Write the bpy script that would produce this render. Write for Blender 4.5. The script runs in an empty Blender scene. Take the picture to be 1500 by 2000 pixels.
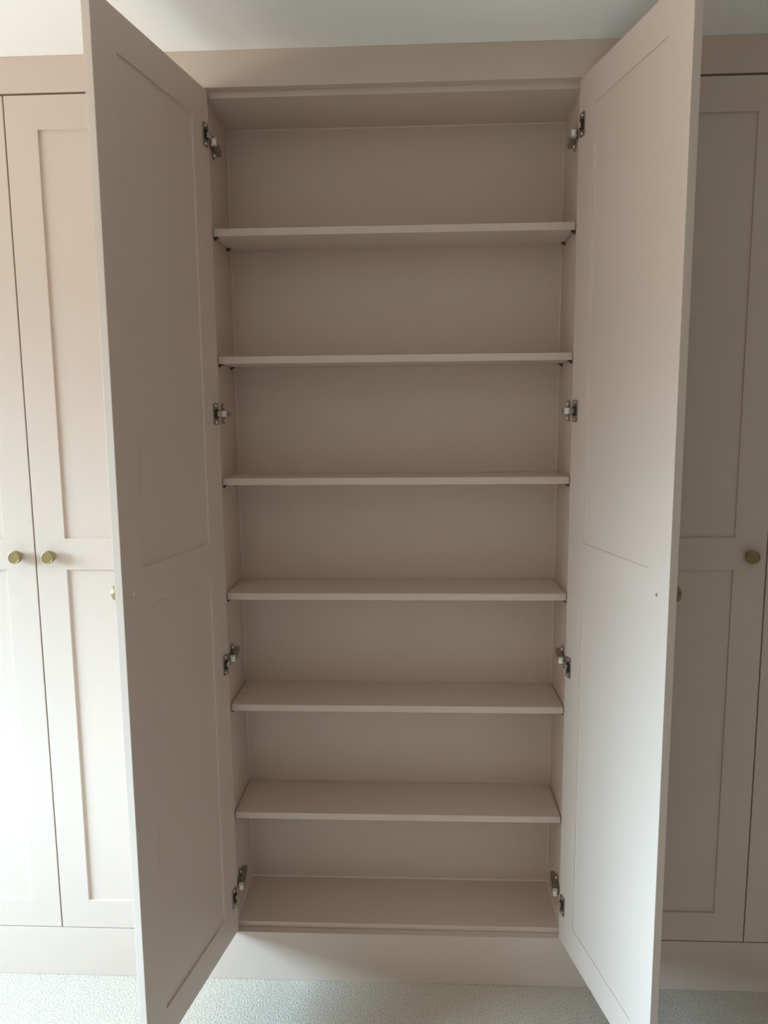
import bpy, bmesh, math, random
from mathutils import Vector, Matrix
random.seed(4)
C = bpy.context.scene
COL = C.collection
R = math.radians

# ---------------------------------------------------------------- camera
PITCH, YAW, ROLL, FPX = R(-7.636), R(-2.524), R(-0.484), 1438.4
cd = bpy.data.cameras.new('camera'); cam = bpy.data.objects.new('camera', cd); COL.objects.link(cam)
fw = Vector((math.sin(YAW)*math.cos(PITCH), math.cos(YAW)*math.cos(PITCH), math.sin(PITCH)))
rt = Vector((math.cos(YAW), -math.sin(YAW), 0)); up = rt.cross(fw)
rt2 = rt*math.cos(ROLL) + up*math.sin(ROLL); up2 = -rt*math.sin(ROLL) + up*math.cos(ROLL)
m = Matrix((rt2, up2, -fw)).transposed().to_4x4(); m.translation = Vector((0.0561, -1.836, 1.5539))
cam.matrix_world = m
cd.sensor_fit = 'HORIZONTAL'; cd.sensor_width = 36; cd.lens = FPX/1500*36; cd.clip_start = 0.02
C.camera = cam
C.view_settings.view_transform = 'Standard'; C.view_settings.look = 'None'
C.view_settings.gamma = 1; C.view_settings.use_curve_mapping = False
C.view_settings.exposure = -1.06
C.cycles.use_denoising = True
C.cycles.max_bounces = 14; C.cycles.diffuse_bounces = 9; C.cycles.glossy_bounces = 6

# ---------------------------------------------------------------- daylight
SKY, GROUND, HORIZON = (0.50, 0.78, 1.10), (0.93, 0.87, 0.80), (0.58, 0.88, 1.12)
S_SKY, S_GROUND = 116.0, 27.0
w = bpy.data.worlds.new('daylight'); C.world = w; w.use_nodes = True
nt = w.node_tree; nt.nodes.clear()
out = nt.nodes.new('ShaderNodeOutputWorld'); bg = nt.nodes.new('ShaderNodeBackground')
tc = nt.nodes.new('ShaderNodeTexCoord'); sp = nt.nodes.new('ShaderNodeSeparateXYZ')
mr = nt.nodes.new('ShaderNodeMapRange'); mr.inputs[1].default_value = -1; mr.inputs[2].default_value = 1
cr = nt.nodes.new('ShaderNodeValToRGB'); e = cr.color_ramp.elements
k = S_GROUND/S_SKY
e[0].position = 0.40; e[0].color = (*[c*k for c in GROUND], 1)
e[1].position = 1.0; e[1].color = (*SKY, 1)
for p_ in (0.455, 0.525):
    a = e.new(p_); a.color = (*[c*k*0.30 for c in GROUND], 1)      # the dim houses and hedges on the horizon
b = e.new(0.585); b.color = (*[c*1.0 for c in HORIZON], 1)
nt.links.new(tc.outputs['Generated'], sp.inputs[0]); nt.links.new(sp.outputs[2], mr.inputs[0])
nt.links.new(mr.outputs[0], cr.inputs[0]); nt.links.new(cr.outputs[0], bg.inputs[0])
bg.inputs[1].default_value = S_SKY; nt.links.new(bg.outputs[0], out.inputs[0])

XL, XR, YB, YW, ZC = -3.20, 2.35, -4.2, 0.27, 2.40      # room
WY0, WY1, WZ0, WZ1 = -2.00, -0.35, 0.80, 2.15             # window in the left wall
def portal(name, loc, rot, sx, sy):
    l = bpy.data.lights.new(name, 'AREA'); l.shape = 'RECTANGLE'; l.size = sx; l.size_y = sy
    l.cycles.is_portal = True
    o = bpy.data.objects.new(name, l); o.location = loc; o.rotation_euler = rot; COL.objects.link(o); return o
portal('window_daylight', (XL-0.14, (WY0+WY1)/2, (WZ0+WZ1)/2), (0, R(-90), 0), WZ1-WZ0, WY1-WY0)

# ---------------------------------------------------------------- materials
def lin(c): return tuple(((v/255+0.055)/1.055)**2.4 if v > 10 else v/255/12.92 for v in c)
def mat(name, col, rough=0.5, metal=0.0, bump=None, var=None, coat=0.0, spec=0.5):
    mt = bpy.data.materials.new(name); mt.use_nodes = True; n = mt.node_tree; bs = n.nodes['Principled BSDF']
    bs.inputs['Base Color'].default_value = (*col, 1); bs.inputs['Roughness'].default_value = rough
    bs.inputs['Metallic'].default_value = metal; bs.inputs['Specular IOR Level'].default_value = spec
    t = n.nodes.new('ShaderNodeTexCoord')
    if var:
        s, amt = var
        no = n.nodes.new('ShaderNodeTexNoise'); no.inputs['Scale'].default_value = s; no.inputs['Detail'].default_value = 5
        mx = n.nodes.new('ShaderNodeValToRGB')
        mx.color_ramp.elements[0].position = .3; mx.color_ramp.elements[1].position = .7
        mx.color_ramp.elements[0].color = (*[c*(1-amt) for c in col], 1)
        mx.color_ramp.elements[1].color = (*[min(1, c*(1+amt)) for c in col], 1)
        n.links.new(t.outputs['Object'], no.inputs['Vector']); n.links.new(no.outputs['Fac'], mx.inputs[0])
        n.links.new(mx.outputs[0], bs.inputs['Base Color'])
    if bump:
        s, st, d = bump
        no = n.nodes.new('ShaderNodeTexNoise'); no.inputs['Scale'].default_value = s; no.inputs['Detail'].default_value = 3
        bp = n.nodes.new('ShaderNodeBump'); bp.inputs['Strength'].default_value = st; bp.inputs['Distance'].default_value = d
        n.links.new(t.outputs['Object'], no.inputs['Vector']); n.links.new(no.outputs['Fac'], bp.inputs['Height'])
        n.links.new(bp.outputs[0], bs.inputs['Normal'])
    return mt
PAINT = (0.61, 0.490, 0.412)
M_paint = mat('greige_paint', PAINT, 0.42, bump=(220, .12, .001), var=(2.5, .012), spec=.4)
M_board = mat('greige_board', PAINT, 0.5, bump=(300, .08, .001), spec=.35)
M_seal = mat('painted_sealant', (0.66, 0.59, 0.53), 0.35)
M_wall = mat('white_wall_paint', (0.80, 0.79, 0.76), 0.8, bump=(60, .15, .001))
M_far = mat('taupe_wall_paint', (0.52, 0.42, 0.33), 0.8, bump=(60, .15, .001))
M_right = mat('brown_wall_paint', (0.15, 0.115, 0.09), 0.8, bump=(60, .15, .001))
M_ceil = mat('white_ceiling_paint', (0.92, 0.905, 0.87), 0.85, bump=(45, .25, .002))
M_carpet = mat('pale_carpet', (0.57, 0.50, 0.415), 0.95, var=(170, .16), bump=(230, .8, .004), spec=.1)
M_brass = mat('aged_brass', (0.37, 0.275, 0.135), 0.40, 1.0, var=(60, .10))
M_chrome = mat('nickel_plate', (0.38, 0.35, 0.32), 0.16, 1.0)
M_glint = mat('nickel_painted_glint', (0.90, 0.87, 0.82), 0.45, 0.6)  # paler copy of the hinge metal, bright reflection put into the colour
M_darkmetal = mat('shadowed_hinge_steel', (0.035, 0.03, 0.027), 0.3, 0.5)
M_peg = mat('brown_plastic_peg', (0.05, 0.03, 0.02), 0.5)
M_screw = mat('zinc_screw', (0.7, 0.68, 0.64), 0.25, 1.0)
M_frame = mat('white_window_frame', (0.82, 0.82, 0.80), 0.4)

# ---------------------------------------------------------------- helpers
def box(bm, x0, x1, y0, y1, z0, z1, mtx=None):
    vs = [Vector((x, y, z)) for x in (x0, x1) for y in (y0, y1) for z in (z0, z1)]
    if mtx: vs = [mtx @ v for v in vs]
    v = [bm.verts.new(p) for p in vs]
    fs = [bm.faces.new([v[i] for i in f]) for f in ((0,1,3,2),(4,6,7,5),(0,4,5,1),(2,3,7,6),(0,2,6,4),(1,5,7,3))]
    if (vs[4]-vs[0]).cross(vs[2]-vs[0]).dot(vs[1]-vs[0]) < 0: pass
    return fs
def lathe(bm, prof, seg=40, mtx=None):
    """profile of (radius, height) turned about local Z"""
    mtx = mtx or Matrix()
    rings = []
    for r, h in prof:
        if r < 1e-6: rings.append([bm.verts.new(mtx @ Vector((0, 0, h)))])
        else: rings.append([bm.verts.new(mtx @ Vector((r*math.cos(2*math.pi*i/seg), r*math.sin(2*math.pi*i/seg), h))) for i in range(seg)])
    for a, b in zip(rings, rings[1:]):
        for i in range(seg):
            j = (i+1) % seg
            q = [a[i % len(a)], a[j % len(a)], b[j % len(b)], b[i % len(b)]]
            u = []
            for x in q:
                if x not in u: u.append(x)
            if len(u) > 2: bm.faces.new(u)
def prism(bm, pts, z0, z1, mtx=None):
    """outline in local XY, extruded along Z"""
    mtx = mtx or Matrix()
    a = [bm.verts.new(mtx @ Vector((x, y, z0))) for x, y in pts]; b = [bm.verts.new(mtx @ Vector((x, y, z1))) for x, y in pts]
    n = len(pts)
    bm.faces.new(a[::-1]); bm.faces.new(b)
    for i in range(n): bm.faces.new((a[i], a[(i+1) % n], b[(i+1) % n], b[i]))
def obj(name, bm, material, parent=None, bevel=0.0, smooth=False, loc=None):
    bmesh.ops.recalc_face_normals(bm, faces=bm.faces)
    me = bpy.data.meshes.new(name); bm.to_mesh(me); bm.free(); me.materials.append(material)
    o = bpy.data.objects.new(name, me); COL.objects.link(o)
    if parent: o.parent = parent
    if loc is not None: o.location = loc
    if smooth:
        for p in me.polygons: p.use_smooth = True
        me.set_sharp_from_angle(angle=R(32))
    if bevel:
        md = o.modifiers.new('edge', 'BEVEL'); md.width = bevel; md.segments = 2; md.limit_method = 'ANGLE'; md.angle_limit = R(35)
        md.harden_normals = False
    return o
def boxes(name, lst, material, parent=None, bevel=0.0):
    bm = bmesh.new()
    for b_ in lst: box(bm, *b_)
    return obj(name, bm, material, parent, bevel)
def thing(name, label, cat, loc=(0, 0, 0), group=None):
    o = bpy.data.objects.new(name, None); COL.objects.link(o); o.location = loc; o.empty_display_size = .1
    o['label'] = label; o['category'] = cat
    if group: o['group'] = group
    return o
def tag(o, label, cat, group=None):
    o['label'] = label; o['category'] = cat
    if group: o['group'] = group
    return o
def struct(o): o['kind'] = 'structure'; return o

# ---------------------------------------------------------------- the room
def carpet():
    bm = bmesh.new(); box(bm, XL-.1, XR+.1, YB-.1, YW+.05, -.05, 0); return obj('floor', bm, M_carpet)
struct(carpet())
struct(boxes('ceiling', [(XL-.1, XR+.1, YB-.1, YW+.1, ZC, ZC+.08)], M_ceil))
struct(boxes('wall_back', [(XL-.1, XR+.1, YW, YW+.1, 0, ZC)], M_wall))
struct(boxes('wall_front', [(XL-.1, XR+.1, YB-.1, YB, 0, ZC)], M_far))
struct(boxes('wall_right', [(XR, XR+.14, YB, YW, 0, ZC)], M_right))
struct(boxes('wall_left', [(XL-.14, XL, YB, WY0, 0, ZC), (XL-.14, XL, WY1, YW, 0, ZC),
                           (XL-.14, XL, WY0, WY1, 0, WZ0), (XL-.14, XL, WY0, WY1, WZ1, ZC)], M_wall))
struct(boxes('trim_1', [(XL, -1.401, 0.0, YW, 0, ZC)], M_wall))
struct(boxes('trim_2', [(1.401, XR, 0.0, YW, 0, ZC)], M_wall))
fx0, fx1 = XL-.11, XL-.05
struct(boxes('window_1', [(fx0, fx1, WY0, WY1, WZ0, WZ0+.05), (fx0, fx1, WY0, WY1, WZ1-.05, WZ1),
    (fx0, fx1, WY0, WY0+.05, WZ0+.05, WZ1-.05), (fx0, fx1, WY1-.05, WY1, WZ0+.05, WZ1-.05),
    (fx0, fx1, (WY0+WY1)/2-.025, (WY0+WY1)/2+.025, WZ0+.05, WZ1-.05)], M_frame, None, .004))
struct(boxes('baseboard_left', [(XL, XL+.015, YB, 0, 0, .14)], M_frame, None, .004))
struct(boxes('baseboard_right', [(XR-.015, XR, YB, 0, 0, .14)], M_frame, None, .004))
struct(boxes('baseboard_front', [(XL+.015, XR-.015, YB, YB+.015, 0, .14)], M_frame, None, .004))

# ---------------------------------------------------------------- fitted wardrobe dimensions
ZT, ZB = 2.3185, 0.1440           # underside of the fascia, top of the plinth
T = 0.018
WD, ST = 0.452, 0.079
P1, P2, P3, P4 = 2.2353, 1.2408, 1.1580, 0.2283
DT, DB = 2.3135, 0.1465
XO = 0.4555                        # half opening
POST = 0.0195
XI = 0.4463                        # inner half width of the carcass
YI = 0.2255
YC = 0.022

bm = bmesh.new()
box(bm, -1.40, 1.40, 0, .022, ZT, 2.3995)
tag(obj('fascia_board', bm, M_paint, bevel=.0005), 'long greige painted fascia board under the ceiling above all the wardrobe doors', 'fascia')
bm = bmesh.new()
box(bm, -1.40, 1.40, 0, .022, 0.0005, ZB)
tag(obj('plinth_board', bm, M_paint, bevel=.0006), 'long greige painted plinth board on the carpet below all the wardrobe doors', 'plinth')

# ---------------------------------------------------------------- doors
def door_bm(sgn):
    """X from the hinge edge, inner face at Y=0, outer face at Y=-T, real heights; shaker recess on both faces"""
    bm = bmesh.new()
    U = [0, ST, WD-ST, WD]; Z = [DB, P4, P3, P2, P1, DT]
    def face_side(y, yr):
        g = [[bm.verts.new((sgn*u, y, z)) for z in Z] for u in U]
        for i in range(3):
            for j in range(5):
                q = [g[i][j], g[i+1][j], g[i+1][j+1], g[i][j+1]]
                if i == 1 and j in (1, 3):
                    r = [bm.verts.new((v.co.x, yr, v.co.z)) for v in q]
                    bm.faces.new(r)
                    for k in range(4): bm.faces.new((q[k], q[(k+1) % 4], r[(k+1) % 4], r[k]))
                else: bm.faces.new(q)
        return g
    a = face_side(0, -.004); b = face_side(-T, -T+.006)
    for j in range(5):
        bm.faces.new((a[0][j], a[0][j+1], b[0][j+1], b[0][j])); bm.faces.new((a[3][j], a[3][j+1], b[3][j+1], b[3][j]))
    for i in range(3):
        bm.faces.new((a[i][0], a[i+1][0], b[i+1][0], b[i][0])); bm.faces.new((a[i][5], a[i+1][5], b[i+1][5], b[i][5]))
    return bm
def knob_bm(mtx):
    bm = bmesh.new()
    lathe(bm, [(0, 0), (.0105, 0), (.0110, .0012), (.0100, .0022), (.0068, .0038), (.0066, .0090), (.0090, .0110), (.0145, .0122),
               (.0160, .0134), (.0162, .0150), (.0162, .0168), (.0155, .0174), (.0155, .0184), (.0162, .0190), (.0164, .0250),
               (.0158, .0264), (.0142, .0268), (.0133, .0260), (.0128, .0255), (0, .0255)], 56, mtx)
    return bm
M_out = Matrix.Rotation(R(90), 4, 'X')     # local Z -> -Y (out of the front face)
KU = 0.4100; KZ = 1.1953
def door(parent, side, angle, hx, hy, knob=True, open_=False):
    s = 1 if side == 'L' else -1
    d = obj('door', door_bm(s), M_paint, parent, bevel=.0011)
    d.location = (hx, hy, 0); d.rotation_euler = (0, 0, R(-s*angle))
    if knob:
        k = obj('knob', knob_bm(M_out), M_brass, d, smooth=True, loc=(s*KU, -T, KZ)); k['label'] = 'round aged brass knob'
    if open_:
        bm = bmesh.new()
        lathe(bm, [(0, .0004), (.0008, .0004), (.0012, .0014), (.0028, .0011), (.0036, .0003), (.0038, -.0005), (0, -.0005)], 24, Matrix.Rotation(R(-90), 4, 'X'))
        k = obj('knob_screw', bm, M_screw, d, smooth=True, loc=(s*(KU+.001), 0.0, KZ)); k['label'] = 'silver screw head behind the knob'
    return d

def carcass(parent, cx):
    t = .0160
    boxes('side_panel', [(cx-XI-t, cx-XI, YC, YI+.006, ZB+.0003, ZT-.0003)], M_board, parent, .0006)
    boxes('side_panel', [(cx+XI, cx+XI+t, YC, YI+.006, ZB+.0003, ZT-.0003)], M_board, parent, .0006)
    boxes('back_panel', [(cx-XI, cx+XI, YI, YI+.006, ZB+.0003, ZT-.0003)], M_board, parent)
    boxes('top_panel', [(cx-XI, cx+XI, YC, YI, 2.3034, ZT)], M_board, parent)
    boxes('bottom_panel', [(cx-XI, cx+XI, YC, YI, ZB, .1591)], M_board, parent, .0005)
    for s_ in (-1, 1):
        xa, xb = sorted((cx+s_*XO, cx+s_*(XO+.0070)))
        boxes('stile', [(xa, xb, 0, YC-.0002, ZB+.0002, ZT-.0002)], M_paint, parent, .0006)

# --- left wardrobe (closed)
GL, GR = -0.9298, 0.9260
WL = thing('wardrobe', 'closed greige wardrobe left of the open one, two brass knobs on its shut doors', 'wardrobe', (GL, 0, 0))
carcass(WL, 0)
door(WL, 'L', 0, -.0016-WD, T); door(WL, 'R', 0, .0016+WD, T)
# --- right wardrobe (closed)
WR = thing('wardrobe', 'closed greige wardrobe right of the open one, in shade, mostly outside the frame', 'wardrobe', (GR, 0, 0))
carcass(WR, 0)
door(WR, 'L', 0, -.0016-WD, T); door(WR, 'R', 0, .0016+WD, T)
# --- open wardrobe
WO = thing('wardrobe', 'open greige wardrobe with six bare shelves and both doors swung out', 'wardrobe', (0, 0, 0))
carcass(WO, 0)
AL, AR = 101.2, 102.9
HL, HR = (-.4353, .0038), (.4370, .0010)
dl = door(WO, 'L', AL, HL[0], HL[1], True, True); dr = door(WO, 'R', AR, HR[0], HR[1], True, True)

# shelves on pegs
def peg_bm(s):
    bm = bmesh.new()
    box(bm, *sorted((0, s*.010)), -.004, .004, -.0035, -.0002)
    lathe(bm, [(0, 0), (.0028, 0), (.0028, .004), (0, .004)], 14, Matrix.Translation((0, 0, -.005)) @ Matrix.Rotation(R(90*s), 4, 'Y'))
    return bm
SZ = [2.0102, 1.6994, 1.3902, 1.0861, 0.7786, 0.4685]
SY0 = .0453
shelf0 = None
for i, z in enumerate(SZ):
    if shelf0 is None:
        sh = shelf0 = boxes('shelf', [(-XI+.0022, XI-.0022, SY0, YI-.0012, -T, 0)], M_board, WO, .0007)
        pegs = []
        for s in (1, -1):
            for y in (SY0+.012, YI-.045):
                pegs.append(obj('shelf_peg', peg_bm(s), M_peg, sh, loc=(-s*XI+s*.0004, y, -T)))
    else:
        sh = shelf0.copy(); COL.objects.link(sh)
        for p in pegs:
            q = p.copy(); COL.objects.link(q); q.parent = sh
    sh.location = (0, 0, z)
# sealant beads in the corners of the open carcass
bm = bmesh.new()
def bead(a, b, r, nx, ny):
    a, b = Vector(a), Vector(b); n = 24
    prev = None
    for i in range(n+1):
        p = a.lerp(b, i/n); rr = r*(1+.35*(random.random()-.5))
        ring = [bm.verts.new(p), bm.verts.new(p+Vector(nx)*rr), bm.verts.new(p+(Vector(nx)+Vector(ny))*rr*.45), bm.verts.new(p+Vector(ny)*rr)]
        if prev:
            for k in range(4): bm.faces.new((prev[k], prev[(k+1) % 4], ring[(k+1) % 4], ring[k]))
        else: bm.faces.new(ring)
        prev = ring
    bm.faces.new(prev)
for s in (-1, 1):
    bead((s*XI, YI, .159), (s*XI, YI, 2.3034), .0022, (-s, 0, 0), (0, -1, 0))
    bead((s*XI, YC+.002, .1591), (s*XI, YI, .1591), .003, (-s, 0, 0), (0, 0, 1))
bead((-XI, YI, .1591), (XI, YI, .1591), .0035, (0, -1, 0), (0, 0, 1))
bead((-XI, YI, 2.3034), (XI, YI, 2.3034), .0022, (0, -1, 0), (0, 0, -1))
o = obj('sealant_bead', bm, M_seal, WO, smooth=True)
o['label'] = 'thin painted sealant line along the inner corners'

# ---------------------------------------------------------------- concealed hinges
def rrect(w, h, r, n=6):
    pts = []
    for cx, cy, a0 in ((w-r, h-r, 0), (-w+r, h-r, 90), (-w+r, -h+r, 180), (w-r, -h+r, 270)):
        for i in range(n+1):
            a = R(a0+90*i/n); pts.append((cx+r*math.cos(a), cy+r*math.sin(a)))
    return pts
def hinge(side, z):
    s = 1 if side == 'L' else -1
    ang = AL if side == 'L' else AR; hp = HL if side == 'L' else HR
    h = bpy.data.objects.new('hinge', None); COL.objects.link(h); h.parent = WO; h.location = (-s*XI, 0, z); h.empty_display_size = .02
    h['label'] = 'silver concealed hinge'
    # frame on the door face: local x along the door from its hinge edge, y up, z out of the inner face
    a = R(ang); d = Vector((s*math.cos(a), -math.sin(a), 0)); n = Vector((s*math.sin(a), math.cos(a), 0))
    org = Vector((hp[0]+s*XI, hp[1], 0)) 
    D = Matrix((d, Vector((0, 0, 1)), n)).transposed().to_4x4(); D.translation = org
    pc = D @ Matrix.Translation((.0215, 0, 0))
    bm = bmesh.new()
    prism(bm, rrect(.0125, .0265, .004), .0002, .0030, pc)
    bmp = obj('hinge_plate', bm, M_chrome, h, bevel=.0005)
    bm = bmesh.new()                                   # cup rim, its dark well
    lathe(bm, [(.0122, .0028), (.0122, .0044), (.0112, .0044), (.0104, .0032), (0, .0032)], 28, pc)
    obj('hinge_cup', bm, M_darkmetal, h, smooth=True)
    for q in (-1, 1):
        bm = bmesh.new(); lathe(bm, [(0, .0036), (.0012, .0036), (.0016, .0044), (.0036, .0040), (.0040, .0028), (0, .0028)], 18, pc @ Matrix.Translation((0, q*.0205, 0)))
        obj('hinge_screw', bm, M_screw, h, smooth=True)
    # link: bent strap from the cup round to the arm, 11 mm high
    def strap(pts, th, hh):
        bm = bmesh.new(); L = []
        for i, p in enumerate(pts):
            p = Vector(p); t = (Vector(pts[min(i+1, len(pts)-1)])-Vector(pts[max(i-1, 0)])).normalized()
            nn = Vector((-t.y, t.x, 0))*th/2
            L.append([bm.verts.new(p+nn+Vector((0, 0, hh))), bm.verts.new(p-nn+Vector((0, 0, hh))), bm.verts.new(p-nn-Vector((0, 0, hh))), bm.verts.new(p+nn-Vector((0, 0, hh)))])
        for A, B in zip(L, L[1:]):
            for k in range(4): bm.faces.new((A[k], A[(k+1) % 4], B[(k+1) % 4], B[k]))
        bm.faces.new(L[0]); bm.faces.new(L[-1]); return bm
    p0 = D @ Vector((.019, 0, .0034)); p1 = D @ Vector((.013, 0, .0060)); p2 = D @ Vector((.004, 0, .0070))
    p3 = Vector((s*.0120, .018, 0)); p4 = Vector((s*.0085, .046, 0))
    obj('hinge_link', strap([p0, p1, p2, p3, p4], .0034, .0062), M_screw, h, bevel=.0004)
    # arm: a boxy channel standing off the side panel
    bm = bmesh.new()
    prism(bm, [(s*.0035, .033), (s*.0200, .031), (s*.0208, .036), (s*.0165, .088), (s*.0125, .118), (s*.0035, .120)], -.0068, .0068)
    obj('hinge_arm', bm, M_chrome, h, bevel=.0007)
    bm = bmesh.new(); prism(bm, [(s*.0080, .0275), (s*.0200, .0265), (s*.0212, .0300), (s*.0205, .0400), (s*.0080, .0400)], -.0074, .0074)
    obj('hinge_arm_glint', bm, M_glint, h, bevel=.0007)  # cap on the arm's front, its pale colour stands in for a reflection
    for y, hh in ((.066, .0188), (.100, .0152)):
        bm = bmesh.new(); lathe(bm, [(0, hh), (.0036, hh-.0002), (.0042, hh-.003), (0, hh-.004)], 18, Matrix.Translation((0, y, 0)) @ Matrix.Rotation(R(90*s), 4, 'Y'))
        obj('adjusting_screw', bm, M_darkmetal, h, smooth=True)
    # winged mounting plate screwed to the side panel
    bm = bmesh.new()
    W = Matrix(((0, 0, s, 0), (1, 0, 0, .074), (0, 1, 0, 0), (0, 0, 0, 1)))
    prism(bm, [(x, y) for x, y in rrect(.0085, .0265, .007)], .0002, .0050, W)
    prism(bm, rrect(.034, .0080, .003), .0002, .0040, W @ Matrix.Translation((.010, 0, 0)))
    obj('mounting_plate', bm, M_chrome, h, bevel=.0008)
    for q in (-1, 1):
        bm = bmesh.new(); lathe(bm, [(0, .0055), (.0014, .0055), (.0018, .0068), (.0042, .0062), (.0050, .0048), (0, .0048)], 18, W @ Matrix.Translation((0, q*.0165, 0)))
        obj('hinge_screw', bm, M_screw, h, smooth=True)
for side in 'LR':
    for z in (2.2085, 1.5557, 0.9115, 0.2560): hinge(side, z)
